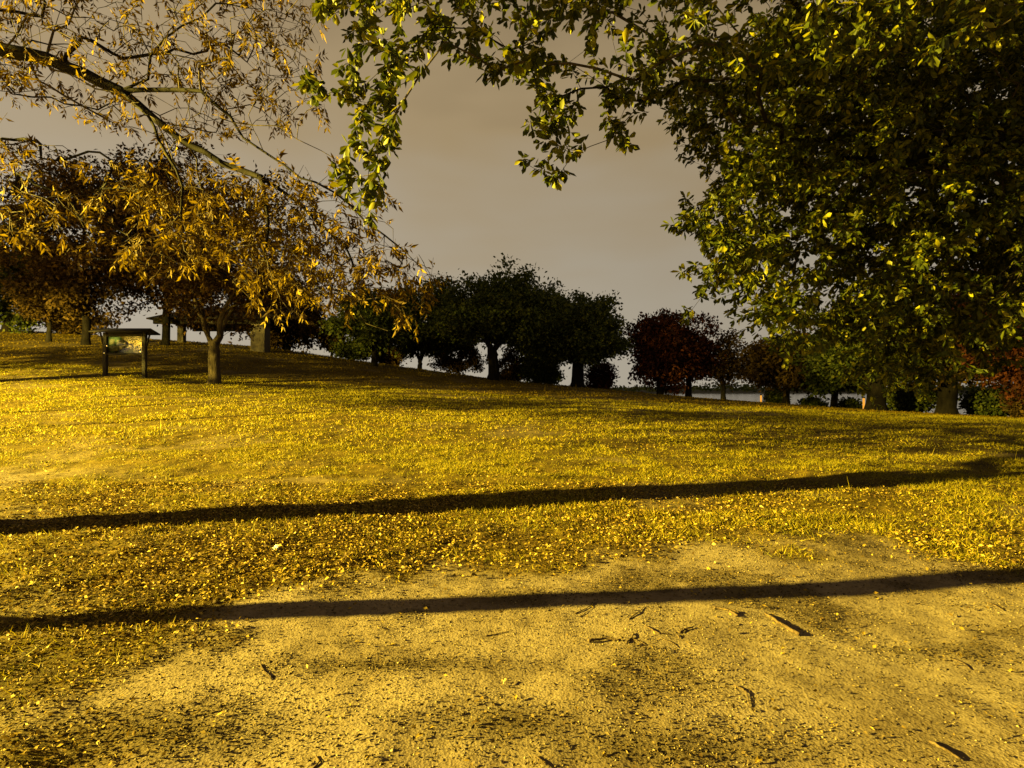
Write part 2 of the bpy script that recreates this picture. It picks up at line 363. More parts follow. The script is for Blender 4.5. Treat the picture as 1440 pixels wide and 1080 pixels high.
# ------------------------------------------------------------------ wood: branches grown to reach their tips
class Wood:
    def __init__(self):
        self.p = []; self.par = []; self.path = []
        self._A = np.zeros((4096, 3)); self._L = np.zeros(4096); self._n = 0
    def add(self, pt, par):
        pt = np.asarray(pt, float)
        self.p.append(pt); self.par.append(par)
        self.path.append(0 if par < 0 else self.path[par] + np.linalg.norm(pt - self.p[par]))
        return len(self.p) - 1
    def line(self, pts, par=-1, seg=0.4, jit=0.02):
        pts = [np.asarray(q, float) for q in pts]
        if par >= 0: pts = [self.p[par]] + pts
        i0 = par
        if par < 0: i0 = self.add(pts[0], -1)
        for a, bq in zip(pts[:-1], pts[1:]):
            ln = np.linalg.norm(bq - a); k = max(1, int(round(ln / seg)))
            for j in range(1, k + 1):
                q = a + (bq - a) * j / k
                if j < k: q = q + rng.normal(size=3) * jit
                i0 = self.add(q, i0)
        return i0
    def reach(self, tips, start=0, seg=0.4, pen=0.35, sag=0.0, jit=0.05):
        ends = []
        root = self.p[start] if start < len(self.p) else self.p[0]
        order = np.argsort(np.linalg.norm(tips - self.p[-1], axis=1) + rng.uniform(0, 0.3, len(tips)))
        for t in order:
            q = tips[t]
            n_ = len(self.p)
            while self._n < n_:
                if self._n >= len(self._A): self._A = np.concatenate([self._A, np.zeros_like(self._A)]); self._L = np.concatenate([self._L, np.zeros_like(self._L)])
                self._A[self._n] = self.p[self._n]; self._L[self._n] = self.path[self._n]; self._n += 1
            A = self._A[start:n_]; pl = self._L[start:n_]
            dd = np.linalg.norm(A - q, axis=1)
            c = start + int(np.argmin(dd + pen * pl + np.where(dd < 0.05, 9, 0)))
            a = self.p[c]; ln = np.linalg.norm(q - a); k = max(1, int(round(ln / seg)))
            pp = self.par[c]
            pdv = norm(a - self.p[pp]) if pp >= 0 else np.array((0, 0, 1.0))
            mid = (a + q) / 2 + pdv * ln * 0.16 + np.array((0, 0, sag * ln)) + rng.normal(size=3) * jit * ln
            i = c
            for j in range(1, k + 1):
                s = j / k
                pt = (1 - s) ** 2 * a + 2 * s * (1 - s) * mid + s * s * q
                if j < k: pt = pt + rng.normal(size=3) * jit * 0.25 * min(ln, 1)
                i = self.add(pt, i)
            ends.append((i, t))
        return ends
    def radii(self, r0, R):
        n = len(self.p); kids = [[] for _ in range(n)]
        for i, q in enumerate(self.par):
            if q >= 0: kids[q].append(i)
        leafn = np.zeros(n)
        for i in range(n - 1, -1, -1):
            if not kids[i]: leafn[i] = 1
            if self.par[i] >= 0: leafn[self.par[i]] += leafn[i]
        nexp = math.log(max(leafn[0], 2)) / math.log(R / r0)
        r = r0 * leafn ** (1 / nexp)
        self.kids = kids; self.leafn = leafn
        return r
    def tubes(self, r, flare=None, sides=7):
        """list of (start radius, verts, quads) one per unbranched chain"""
        out = []
        P_ = np.array(self.p)
        stack = [(0, -1)]
        while stack:
            i, frm = stack.pop()
            chain = []; rad = []
            if frm >= 0: chain.append(frm); rad.append(min(r[i] * 1.25, r[frm] * 0.95))
            cur = i
            while True:
                chain.append(cur); rad.append(r[cur])
                ks = self.kids[cur]
                if not ks: break
                ks = sorted(ks, key=lambda q: -self.leafn[q])
                for o in ks[1:]: stack.append((o, cur))
                cur = ks[0]
            if len(chain) < 2: continue
            pts = P_[chain]; rad = np.array(rad)
            if rad[-1] == r[chain[-1]]: rad[-1] *= 0.55
            if flare and frm < 0:
                hgt = pts[:, 2] - pts[0, 2]
                rad = rad * (1 + flare * np.exp(-hgt / 0.28))
            t = np.gradient(pts, axis=0); t = norm(t)
            ref = np.array((0.31, 0.87, 0.38)) if abs(t[0][2]) > 0.6 else np.array((0.2, 0.1, 0.97))
            u = norm(np.cross(t, ref)); v = np.cross(t, u)
            k = sides if rad[0] > 0.05 else (5 if rad[0] > 0.012 else 3)
            if rad[0] > 0.18: k = 14
            ang = np.linspace(0, 2 * math.pi, k, endpoint=False)
            wob = np.ones((len(chain), k))
            if rad[0] > 0.05: wob += rng.normal(size=(len(chain), k)) * 0.04
            ring = pts[:, None, :] + (rad[:, None] * wob)[..., None] * (np.cos(ang)[None, :, None] * u[:, None, :] + np.sin(ang)[None, :, None] * v[:, None, :])
            n_ = len(chain)
            a = np.arange(n_ * k).reshape(n_, k)
            q = np.stack([a[:-1], np.roll(a[:-1], -1, 1), np.roll(a[1:], -1, 1), a[1:]], -1).reshape(-1, 4)
            out.append((rad[0], ring.reshape(-1, 3), q))
        return out

def join(name, tubes, mat, parent):
    if not tubes: return None
    off = 0; V = []; Q = []
    for _, v, q in tubes:
        V.append(v); Q.append(q + off); off += len(v)
    return mesh_obj(name, np.concatenate(V), np.concatenate(Q), mat, parent)

def localise(parent, objs):
    pass

def place(root, loc):
    """put the thing's empty at its base without moving its parts"""
    root.location = loc
    for ch in root.children:
        ch.matrix_parent_inverse = Matrix.Translation(Vector(loc)).inverted()

# ------------------------------------------------------------------ generic tree for the middle and far distance
def far_tree(name, label, cat, px, d, top, left, right, bottom, tw, mat, bark='bark_dark', ntip=130, per=110, ls=0.22, spread=0.55, flat=0.35, group=None, density=1.0, split=None, hollow=0.35):
    bx = (px - 720) / F * d; by = d
    bz = float(H(bx, by))
    ztop = P(px, top, d)[2]; zbot = P(px, bottom, d)[2]
    xl = P(left, 0, d)[0]; xr = P(right, 0, d)[0]
    cx = (xl + xr) / 2; rx = (xr - xl) / 2 - spread * 0.55; ry = rx * 0.85
    zc = zbot + (ztop - zbot) * flat; ru = ztop - zc - spread * 0.5; rd = zc - zbot
    root = empty(name, (bx, by, bz), label, cat, group)
    ntip = int(ntip * 1.7); spread *= 1.25; ls *= 1.15
    dirs = rand_dirs(ntip); rr = rng.uniform(hollow * 0.6, 1, ntip) ** 0.6
    ph = rng.uniform(0, 6.28, 3)
    lob = 1 + 0.10 * np.sin(3 * np.arctan2(dirs[:, 1], dirs[:, 0]) + ph[0]) + 0.09 * np.sin(5 * np.arctan2(dirs[:, 2], dirs[:, 0]) + ph[1]) - 0.04
    tips = np.stack([cx + dirs[:, 0] * rx * rr * lob, by + dirs[:, 1] * ry * rr * lob, zc + np.where(dirs[:, 2] > 0, ru, rd) * dirs[:, 2] * rr * lob], -1)
    wd = Wood()
    R = tw / F * d / 2
    zf = max(zbot + 0.1 * (ztop - zbot), bz + 0.5) if bottom < 540 or zbot > bz + 0.4 else bz + 0.35
    if split: zf = bz + split
    hz = max(0.4, min(zf, zc) - bz)
    seg = max(0.35, d / 70)
    wd.line([(bx, by, bz - 0.15), (bx + 0.02 * hz, by, bz + 0.5 * hz), (bx + rng.normal() * 0.04 * hz, by, bz + hz)], seg=min(seg, hz / 3))
    st = len(wd.p) - 1
    if split:      # low fork: a few limbs spread from the head of the trunk
        a0 = rng.uniform(0, 6.28)
        for q in range(4):
            a = a0 + q * 1.57 + rng.normal() * 0.25
            ex, ey = math.cos(a), math.sin(a)
            wd.line([(bx + ex * rx * 0.14, by + ey * ry * 0.14, bz + hz + (zc - bz - hz) * 0.45), (cx + ex * rx * 0.36, by + ey * ry * 0.36, zc + 0.1 * ru)], st, seg, 0.06)
    elif zc > bz + hz + 0.6: wd.line([(bx + (cx - bx) * 0.15 + rng.normal() * 0.1, by, (bz + hz + zc) / 2), (bx + (cx - bx) * 0.4 + rng.normal() * 0.25, by, zc + 0.25 * ru)], st, seg, 0.06)
    wd.reach(tips, st, seg=seg, pen=0.5, jit=0.06)
    r = wd.radii(0.012 * d / 45 + 0.004, R)
    tb = wd.tubes(r, flare=0.45)
    join('trunk', [tb[0]], M[bark], root)
    rest = tb[1:]
    o = join('branches', rest, M[bark], root)
    if o: tag(o, kind='stuff')
    N = int(ntip * per * density)
    ti = rng.integers(0, ntip, N)
    off = rng.normal(size=(N, 3)) * spread * np.array((0.55, 0.55, 0.42))
    pos = tips[ti] + off
    pos = pos[pos[:, 2] > np.maximum(H(pos[:, 0], pos[:, 1]) + 0.05, zbot - 0.25 * rd - 0.4)]
    N = len(pos)
    dd = rand_dirs(N) + norm(pos - np.array((cx, by, zc))) * 0.6 + np.array((0, 0, -0.15))
    L = rng.uniform(0.6, 1.4, N) * ls
    c = leaf_cloud('crown', pos, dd, rand_dirs(N), L, L * rng.uniform(0.45, 0.75, N), T_DIAM, M[mat], root)
    tag(c, kind='stuff')
    place(root, (bx, by, bz))
    return root

# ---- big trees on the slope
far_tree('oak_tree', 'broad dome-crowned dark green oak, tallest tree on the slope, trunk forking low', 'tree', 693, 46, 377, 594, 806, 480, 14, 'dark_green', ntip=190, per=120, ls=0.24, spread=0.62, flat=0.3, split=2.2, density=0.92)
far_tree('oak_tree', 'rounded dark green oak directly left of the red tree', 'tree', 812, 48, 417, 736, 894, 507, 17, 'dark_green', ntip=150, per=120, ls=0.24, spread=0.6, flat=0.3, split=1.9)
far_tree('oak_tree', 'dark oak crown seen between and behind the two domed oaks', 'tree', 770, 56, 400, 700, 856, 506, 12, 'dark_green', ntip=120, per=120, ls=0.28, spread=0.65, flat=0.35)
far_tree('maple_tree', 'dark red tree branching low beside the rounded oak', 'tree', 928, 47, 439, 880, 984, 550, 9, 'dark_red', ntip=110, per=110, ls=0.24, spread=0.5, flat=0.5)
far_tree('maple_tree', 'taller dark red tree with slim straight trunk near the lake end', 'tree', 968, 48, 430, 912, 1018, 536, 8, 'dark_red', ntip=95, per=85, ls=0.22, spread=0.5, flat=0.35, hollow=0.2)
far_tree('cypress_tree', 'thin reddish see-through tree standing against the lake', 'tree', 1017, 48, 462, 982, 1056, 538, 6, 'dark_brown', ntip=80, per=40, ls=0.2, spread=0.4, flat=0.3)
far_tree('lakeside_tree', 'dark brown tree left of the two by the lake, low spreading crown', 'tree', 1105, 46, 462, 1042, 1165, 546, 9, 'dark_brown', ntip=90, per=110, ls=0.25, spread=0.5, flat=0.35)
far_tree('lakeside_tree', 'dark green tree with narrow trunk rising in front of the pale lake', 'tree', 1173, 44, 455, 1112, 1232, 548, 9, 'dark_green', ntip=90, per=110, ls=0.25, spread=0.5, flat=0.35)
far_tree('thick_trunked_tree', 'dark tree with thick leaning trunk beside the right hand orange lake streak', 'tree', 1232, 37, 395, 1135, 1330, 532, 24, 'dark_green', ntip=120, per=110, ls=0.22, spread=0.55, flat=0.3, split=2.2)
far_tree('thick_trunked_tree', 'dark brown tree with thick straight trunk farthest right by the lake', 'tree', 1331, 36, 390, 1245, 1432, 540, 23, 'dark_brown', ntip=120, per=100, ls=0.22, spread=0.55, flat=0.3, split=2.0)
far_tree('maple_tree', 'red brown tree hanging low at the right edge of the lawn', 'tree', 1452, 31, 330, 1345, 1560, 560, 16, 'dark_red', ntip=140, per=100, ls=0.2, spread=0.55, flat=0.4, split=1.6)

# ---- trees at the left
far_tree('young_ash_tree', 'orange-leaved young tree with pale forked trunk right of the notice board', 'tree', 300, 26.5, 222, 150, 478, 458, 15, 'orange_leaf', bark='bark', ntip=130, per=80, ls=0.16, spread=0.5, flat=0.35, split=1.55, hollow=0.25)
far_tree('brown_tree', 'tall brown tree rising behind the notice board', 'tree', 120, 40, 192, 5, 225, 452, 10, 'dark_brown', ntip=150, per=110, ls=0.22, spread=0.6, flat=0.4)
far_tree('brown_tree', 'tall rust brown tree directly behind the orange young tree', 'tree', 232, 43, 186, 140, 340, 455, 10, 'orange_leaf', ntip=150, per=80, ls=0.22, spread=0.6, flat=0.4)
far_tree('evergreen_tree', 'almost black broad evergreen at the left edge of the hill', 'tree', 8, 47, 290, -90, 95, 462, 10, 'dark_green', ntip=140, per=110, ls=0.25, spread=0.6, flat=0.4)
far_tree('slender_tree', 'small tree with slender straight trunk left of the notice board', 'tree', 68, 41, 385, 25, 118, 446, 6, 'dark_brown', ntip=70, per=90, ls=0.2, spread=0.45, flat=0.3)
far_tree('brown_tree', 'brown tree behind the picnic shelter columns', 'tree', 402, 50, 375, 335, 462, 490, 9, 'dark_brown', ntip=110, per=100, ls=0.25, spread=0.55, flat=0.4)
far_tree('small_conifer', 'small feathery bare conifer on the ridge right of the shelter', 'tree', 466, 52, 445, 446, 488, 492, 3, 'dark_brown', ntip=50, per=45, ls=0.2, spread=0.3, flat=0.4)
far_tree('hill_tree', 'dark green tree with slim trunk halfway down the ridge line', 'tree', 526, 45, 402, 455, 600, 484, 8, 'dark_green', ntip=100, per=110, ls=0.24, spread=0.55, flat=0.35)
far_tree('hill_tree', 'dark twin-stemmed tree on the ridge left of the tallest oak', 'tree', 590, 52, 394, 530, 668, 498, 6, 'dark_green', ntip=100, per=110, ls=0.26, spread=0.55, flat=0.35, split=0.7)

# ---- shrubs
def shrub(label, px, d, top, left, right, mat, bot=None, nt=40, per=90):
    z = float(H((px - 720) / F * d, d)); by = HOR - (z - EYE) / d * F
    return far_tree('shrub', label, 'shrub', px, d, top, left, right, by - 1, 3, mat, ntip=nt, per=per, ls=0.2, spread=0.38, flat=0.35)
shrub('brown leafy shrub left of the tallest oak trunk', 645, 54, 456, 603, 692, 'dark_brown', nt=60)
shrub('reddish brown bush between the slim and twin-stemmed ridge trees', 548, 53, 478, 528, 572, 'dark_brown')
shrub('dark low bush on the ridge beside the feathery conifer', 496, 50, 474, 466, 528, 'dark_green')
shrub('rusty bush just right of the tallest oak trunk', 716, 56, 484, 696, 744, 'orange_leaf')
shrub('dark green bush between the two domed oak trunks', 760, 54, 488, 730, 792, 'dark_green', nt=60)
shrub('red brown bush at the foot of the rounded oak', 842, 55, 500, 822, 868, 'dark_red')
shrub('small dark lakeside bush left of the brown lakeside tree', 1090, 49, 546, 1078, 1106, 'dark_green', nt=25)
shrub('small dark lakeside bush between the two lakeside tree trunks', 1142, 47, 560, 1128, 1158, 'dark_green', nt=20)
shrub('low dark bush directly right of the narrow lakeside trunk', 1192, 45, 562, 1180, 1208, 'dark_green', nt=20)
shrub('olive bush just right of the leaning thick trunk', 1276, 40, 538, 1246, 1318, 'dark_green')
shrub('dark bush right of the farthest thick trunk', 1398, 37, 540, 1352, 1440, 'dark_green')
shrub('dark bush touching the right edge of the frame by the lake', 1462, 33, 535, 1425, 1500, 'dark_brown', nt=60)
shrub('black bush on the hill crest left of the notice board', 100, 50, 428, 70, 140, 'dark_brown', nt=60)

# far wood beyond the lake
N = 14000
fx = rng.uniform(-1300, 1500, N); base = 1030 + rng.uniform(0, 150, N)
hh = 9 + 6 * fbm(fx * 0.02, fx * 0 + 3, 71, 3) * 2
pos = np.stack([fx, base, rng.uniform(0, 1, N) ** 0.8 * np.maximum(hh, 4) + (base - 1040) * 0.03 - 1], -1)
L = rng.uniform(4, 8, N)
tag(leaf_cloud('far_wood', pos, rand_dirs(N), rand_dirs(N), L, L * 0.7, T_DIAM, M['dark_green']), 'dark wooded shore far across the lake', 'wood', kind='stuff')

# ------------------------------------------------------------------ boxes
def box_tris(x0, x1, y0, y1, z0, z1):
    v = [(x0, y0, z0), (x1, y0, z0), (x1, y1, z0), (x0, y1, z0), (x0, y0, z1), (x1, y0, z1), (x1, y1, z1), (x0, y1, z1)]
    q = [(0, 3, 2, 1), (4, 5, 6, 7), (0, 1, 5, 4), (1, 2, 6, 5), (2, 3, 7, 6), (3, 0, 4, 7)]
    return v, q

def box(name, x0, x1, y0, y1, z0, z1, mat, parent=None, bev=0.0):
    v, q = box_tris(x0, x1, y0, y1, z0, z1)
    o = mesh_obj(name, v, q, mat, parent, False)
    if bev:
        bm = o.modifiers.new('bevel', 'BEVEL'); bm.width = bev; bm.segments = 2
    return o

def lathe(name, prof, mat, parent=None, k=16, loc=(0, 0, 0)):
    V = []; Q = []
    for r, z in prof:
        for j in range(k):
            a = 2 * math.pi * j / k
            V.append((loc[0] + r * math.cos(a), loc[1] + r * math.sin(a), loc[2] + z))
    for i in range(len(prof) - 1):
        for j in range(k):
            Q.append((i * k + j, i * k + (j + 1) % k, (i + 1) * k + (j + 1) % k, (i + 1) * k + j))
    return mesh_obj(name, V, Q, mat, parent)

wood_dark = plain_mat('stained_timber', (0.010, 0.007, 0.004), 0.8, 0, 0.5, 12)
metal_dark = plain_mat('dark_metal', (0.03, 0.03, 0.03), 0.4, 0.8)
paper = plain_mat('notice_paper', (0.16, 0.17, 0.14), 0.8, 0, 0.15, 6)
board_green = plain_mat('board_felt', (0.035, 0.07, 0.05), 0.9)

# ---- notice board on two posts with a small roof
def notice_board():
    d = 27.0
    x0 = P(148, 0, d)[0]; x1 = P(203, 0, d)[0]; cx = (x0 + x1) / 2
    z0 = float(H(x0, d)); z1 = float(H(x1, d)); zb = (z0 + z1) / 2
    r = empty('notice_board', (cx, d, zb), 'dark timber notice board on two posts with papers under a small roof', 'notice board')
    top = zb + 2.1
    for x, z in ((x0, z0), (x1, z1)):
        box('post', x - 0.085, x + 0.085, d - 0.085, d + 0.085, z - 0.2, top, wood_dark, r, 0.012)
    zc0, zc1 = zb + 1.12, zb + 1.92
    box('back_panel', x0 + 0.088, x1 - 0.088, d + 0.0, d + 0.05, zc0, zc1, board_green, r)
    for za, zz in ((zc0 - 0.09, zc0), (zc1, zc1 + 0.11)):
        box('rail', x0 + 0.087, x1 - 0.087, d - 0.06, d + 0.06, za, zz, wood_dark, r, 0.008)
    w_ = x1 - x0 - 0.3
    sheets = [(0.02, 0.52, 0.16, 0.36), (0.03, 0.08, 0.24, 0.36), (0.24, 0.5, 0.2, 0.34), (0.31, 0.06, 0.18, 0.4), (0.47, 0.30, 0.17, 0.55), (0.56, 0.62, 0.2, 0.3), (0.52, 0.05, 0.2, 0.22), (0.72, 0.45, 0.22, 0.45), (0.78, 0.08, 0.16, 0.3)]
    for a, bq, ww, hhh in sheets:
        xa = x0 + 0.15 + a * w_; za = zc0 + 0.04 + bq * 0.7
        s = box('paper_sheet', xa, xa + ww * w_, d - 0.006, d - 0.001, za, min(za + hhh * 0.7, zc1 - 0.02), paper, r)
    m, n, out = new_mat('board_glazing')
    gl = n.nodes.new('ShaderNodeBsdfGlossy'); gl.inputs['Roughness'].default_value = 0.05
    tr = n.nodes.new('ShaderNodeBsdfTransparent'); fr = n.nodes.new('ShaderNodeFresnel'); fr.inputs[0].default_value = 1.5
    mx = n.nodes.new('ShaderNodeMixShader'); n.links.new(fr.outputs[0], mx.inputs[0]); n.links.new(tr.outputs[0], mx.inputs[1]); n.links.new(gl.outputs[0], mx.inputs[2]); n.links.new(mx.outputs[0], out.inputs[0])
    box('glass_pane', x0 + 0.09, x1 - 0.09, d - 0.04, d - 0.034, zc0 + 0.002, zc1 - 0.002, m, r)
    # braces under the roof and the pitched roof itself
    for x, s in ((x0, -1), (x1, 1)):
        v = [(x + s * 0.087, d - 0.05, top - 0.75), (x + s * 0.087, d + 0.05, top - 0.75), (x + s * 0.087, d + 0.05, top - 0.6), (x + s * 0.087, d - 0.05, top - 0.6),
             (x + s * 0.25, d - 0.05, top - 0.1), (x + s * 0.25, d + 0.05, top - 0.1), (x + s * 0.25, d + 0.05, top + 0.02), (x + s * 0.25, d - 0.05, top + 0.02)]
        q = [(0, 1, 2, 3), (4, 7, 6, 5), (0, 4, 5, 1), (1, 5, 6, 2), (2, 6, 7, 3), (3, 7, 4, 0)]
        mesh_obj('brace', v, q, wood_dark, r, False)
    xl, xr = x0 - 0.28, x1 + 0.28
    for s in (-1, 1):
        v = [(xl, d + s * 0.75, top - 0.06), (xr, d + s * 0.75, top - 0.06), (xr, d + s * 0.003, top + 0.14), (xl, d + s * 0.003, top + 0.14),
             (xl, d + s * 0.75, top + 0.0), (xr, d + s * 0.75, top + 0.0), (xr, d + s * 0.003, top + 0.20), (xl, d + s * 0.003, top + 0.20)]
        q = [(0, 1, 2, 3), (4, 7, 6, 5), (0, 4, 5, 1), (1, 5, 6, 2), (2, 6, 7, 3), (3, 7, 4, 0)]
        mesh_obj('roof_slope', v, q, wood_dark, r, False)
    clip = plain_mat('glint_metal', (0.7, 0.7, 0.68), 0.25, 0.9)  # small metal pieces added to stand in for glints on the board
    for x, z in ((x0 + 0.13, zc0 + 0.30), (x1 - 0.14, zc0 + 0.22), (x1 - 0.14, zc0 + 0.02), (x0 - 0.0, zc0 - 0.03)):
        box('glint_piece', x - 0.035, x + 0.035, d - 0.11, d - 0.087, z, z + 0.06, clip, r, 0.01)
    place(r, (cx, d, zb))
notice_board()

# ---- picnic shelter on the crest
def shelter():
    col = plain_mat('pale_masonry', (0.075, 0.062, 0.045), 0.9, 0, 0.25, 3)
    d = 45.0
    xa = P(235, 0, d)[0]; xb = P(376, 0, d)[0]
    zg = float(H((xa + xb) / 2, d)); r = empty('picnic_shelter', ((xa + xb) / 2, d, zg), 'low dark-roofed picnic shelter with pale columns on the hill crest', 'shelter')
    eave = P(0, 452, d)[2]
    for px, yy, w_ in ((255, 47.5, 0.5), (366, 44.6, 1.1)):
        x = (px - 720) / F * yy
        box('column', x - w_ / 2, x + w_ / 2, yy - w_ / 2, yy + w_ / 2, float(H(x, yy)) - 0.4, eave, col, r, 0.03)
    x0, x1, y0, y1 = xa - 0.8, xb + 0.9, 43.6, 50
    ztop = eave + 1.3; ym = (y0 + y1) / 2
    for i, (A, B, Cc, D) in enumerate((((x0, y0), (x1, y0), (x1 - 2.2, ym), (x0 + 2.2, ym)), ((x1, y1), (x0, y1), (x0 + 2.2, ym), (x1 - 2.2, ym)), ((x1, y0), (x1, y1), (x1 - 2.2, ym + 0.01), (x1 - 2.2, ym - 0.01)), ((x0, y1), (x0, y0), (x0 + 2.2, ym - 0.01), (x0 + 2.2, ym + 0.01)))):
        v = [(*A, eave + 0.02), (*B, eave + 0.02), (*Cc, ztop), (*D, ztop), (*A, eave + 0.12), (*B, eave + 0.12), (*Cc, ztop + 0.1), (*D, ztop + 0.1)]
        q = [(0, 3, 2, 1), (4, 5, 6, 7), (0, 1, 5, 4), (1, 2, 6, 5), (2, 3, 7, 6), (3, 0, 4, 7)]
        mesh_obj('roof_slope', v, q, wood_dark, r, False)
    box('beam', x0 + 0.3, x1 - 0.3, y0 + 0.35, y0 + 0.6, eave - 0.3, eave - 0.003, wood_dark, r)
    box('beam', x0 + 0.3, x1 - 0.3, y1 - 0.6, y1 - 0.35, eave - 0.3, eave - 0.003, wood_dark, r)
    place(r, r.location[:])
shelter()

# ---- lamp reflections built as glowing posts at the lake edge, and small far lamps
orange = glow_mat('orange_streak_glow', (1.0, 0.42, 0.045), 1.05)
warm = glow_mat('warm_lamp_glow', (1.0, 0.78, 0.42), 2.0)
white = glow_mat('white_lamp_glow', (1.0, 0.93, 0.75), 1.6)
def glow_streak(label, px, py0, py1, d, wpx):
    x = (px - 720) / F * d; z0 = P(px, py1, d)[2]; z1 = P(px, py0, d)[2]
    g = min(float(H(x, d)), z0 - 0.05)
    r = empty('lamp_reflection', (x, d, g), label, 'lamp', 'orange lamp reflections at the lake edge')
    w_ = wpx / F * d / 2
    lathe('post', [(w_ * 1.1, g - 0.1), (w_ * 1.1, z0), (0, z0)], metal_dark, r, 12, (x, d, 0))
    lathe('streak_tube', [(0, z0 + 0.002), (w_, z0 + 0.002), (w_, z1), (0, z1)], orange, r, 12, (x, d, 0))
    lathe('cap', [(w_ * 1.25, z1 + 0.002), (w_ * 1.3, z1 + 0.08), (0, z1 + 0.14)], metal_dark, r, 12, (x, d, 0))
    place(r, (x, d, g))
glow_streak('short glowing post standing in for an orange lamp reflection at the lake edge left of the lakeside trees', 1070, 556, 566, 49, 2.3)
glow_streak('taller glowing post standing in for an orange lamp reflection at the lake edge beside the thick leaning trunk', 1214.5, 560, 576, 42, 2.8)
def far_lamp(label, px, py, d, rad, mat):
    c = P(px, py, d); g = float(H(c[0], d)) if d < 80 else WATER_Z
    r = empty('path_lamp', (c[0], d, g), label, 'lamp', 'small far lamps')
    lathe('post', [(rad * 0.35, min(g, c[2] - 0.5)), (rad * 0.3, c[2] - rad)], metal_dark, r, 8, (c[0], d, 0))
    lathe('globe', [(0, -rad), (rad * 0.7, -rad * 0.7), (rad, 0), (rad * 0.7, rad * 0.7), (0, rad)], mat, r, 10, tuple(c))
    place(r, (c[0], d, g))
far_lamp('tiny warm lamp shining right of the leaning thick trunk', 1245, 543, 60, 0.14, warm)
far_lamp('tiny white lamp seen low between the rounded oak and the red tree', 853, 536, 70, 0.16, white)
far_lamp('tiny white light low behind the red tree', 941, 541, 70, 0.13, white)
far_lamp('tiny pale light under the low-branched red tree left side', 916, 538, 75, 0.11, white)

# ---- the street lamp that lights everything (off to the left)
def street_lamp():
    lx, ly = LAMP; g = float(H(lx, ly))
    r = empty('street_lamp', (lx, ly, g), 'tall dark park street lamp shining warm yellow light from beyond the left edge', 'street lamp')
    lathe('pole', [(0.16, g - 0.2), (0.15, g + 0.4), (0.09, g + 0.5), (0.06, g + LAMP_H + 0.45), (0, g + LAMP_H + 0.47)], metal_dark, r, 14, (lx, ly, 0))
    box('arm', lx + 0.062, lx + 0.9, ly - 0.035, ly + 0.035, g + LAMP_H + 0.28, g + LAMP_H + 0.36, metal_dark, r, 0.01)
    box('lamp_head', lx + 0.6, lx + 1.5, ly - 0.2, ly + 0.2, g + LAMP_H + 0.365, g + LAMP_H + 0.55, metal_dark, r, 0.05)
    ld = bpy.data.lights.new('lamp_light', 'SPOT'); ld.energy = LAMP_POWER; ld.color = LAMP_COL; ld.shadow_soft_size = 0.11
    ld.spot_size = math.radians(LAMP_CONE); ld.spot_blend = LAMP_BLEND
    lo = bpy.data.objects.new('lamp_light', ld); C.objects.link(lo); lo.parent = r
    src = Vector((lx + 1.05, ly, g + LAMP_H))
    lo.location = src
    place(r, (lx, ly, g))
street_lamp()

# ------------------------------------------------------------------ the two near trees that hang over the lawn
def in_poly(px, py, poly):
    c = np.zeros(len(px), bool); j = len(poly) - 1
    for i in range(len(poly)):
        xi, yi = poly[i]; xj, yj = poly[j]
        hit = ((yi > py) != (yj > py)) & (px < (xj - xi) * (py - yi) / (yj - yi + 1e-12) + xi)
        c ^= hit; j = i
    return c

def poly_pts(poly, d0, d1, n):
    a = np.array(poly); lo = a.min(0); hi = a.max(0); out = []
    while len(out) < n:
        px = rng.uniform(lo[0], hi[0], 400); py = rng.uniform(lo[1], hi[1], 400); ok = in_poly(px, py, poly)
        for x, y in zip(px[ok], py[ok]):
            dd = rng.uniform(d0, d1); out.append(P(x, y, dd))
    return np.array(out[:n])

def clumped(poly, d0, d1, n, k, sd):
    c = poly_pts(poly, d0, d1, n)
    return np.repeat(c, k, 0) + rng.normal(size=(n * k, 3)) * sd

def proj(p):
    d = np.maximum(p[:, 1], 0.05)
    return 720 + p[:, 0] / d * F, HOR - (p[:, 2] - EYE) / d * F

def split_wood(root, wd, r, thr, flare, barkmat, twigmat):
    tb = wd.tubes(r, flare=flare)
    o = join('trunk', [tb[0]], barkmat, root)
    big = [t for t in tb[1:] if t[0] >= thr]; small = [t for t in tb[1:] if t[0] < thr]
    for t in big: join('limb', [t], barkmat, root)
    s = join('twigs', small, twigmat, root)
    if s: tag(s, kind='stuff')

def individual_leaves(root, pos, d, up, L, Wd, tmpl, mat, count=300):
    """the leaves that show largest become leaf objects; the rest one foliage mesh"""
    px, py = proj(pos); dist = np.linalg.norm(pos - np.array((0, 0, EYE)), axis=1)
    vis = (px > 5) & (px < 1435) & (py > 5) & (py < 700) & (pos[:, 1] > 0.5)
    score = np.where(vis, L / dist, 0)
    pick = np.argsort(-score)[:count]
    m = np.zeros(len(pos), bool); m[pick] = True
    tv, tf = tmpl
    ratio = float(np.mean(Wd / L))
    me = bpy.data.meshes.new('leaf')
    vv = tv.copy(); vv[:, 1] *= ratio
    me.from_pydata([tuple(q) for q in vv], [], [tuple(int(i) for i in q) for q in tf]); me.materials.append(mat)
    me.polygons.foreach_set('use_smooth', np.ones(len(tf), bool))
    dd, ss, nn = frames(d[pick], up[pick])
    for i, k_ in enumerate(pick):
        o = bpy.data.objects.new('leaf', me); C.objects.link(o); o.parent = root
        l_ = L[k_]
        mt = Matrix(((dd[i][0] * l_, ss[i][0] * l_, nn[i][0] * l_, pos[k_][0]), (dd[i][1] * l_, ss[i][1] * l_, nn[i][1] * l_, pos[k_][1]), (dd[i][2] * l_, ss[i][2] * l_, nn[i][2] * l_, pos[k_][2]), (0, 0, 0, 1)))
        o.matrix_local = mt
    fo = leaf_cloud('crown', pos[~m], d[~m], up[~m], L[~m], Wd[~m], tmpl, mat, root)
    tag(fo, kind='stuff')

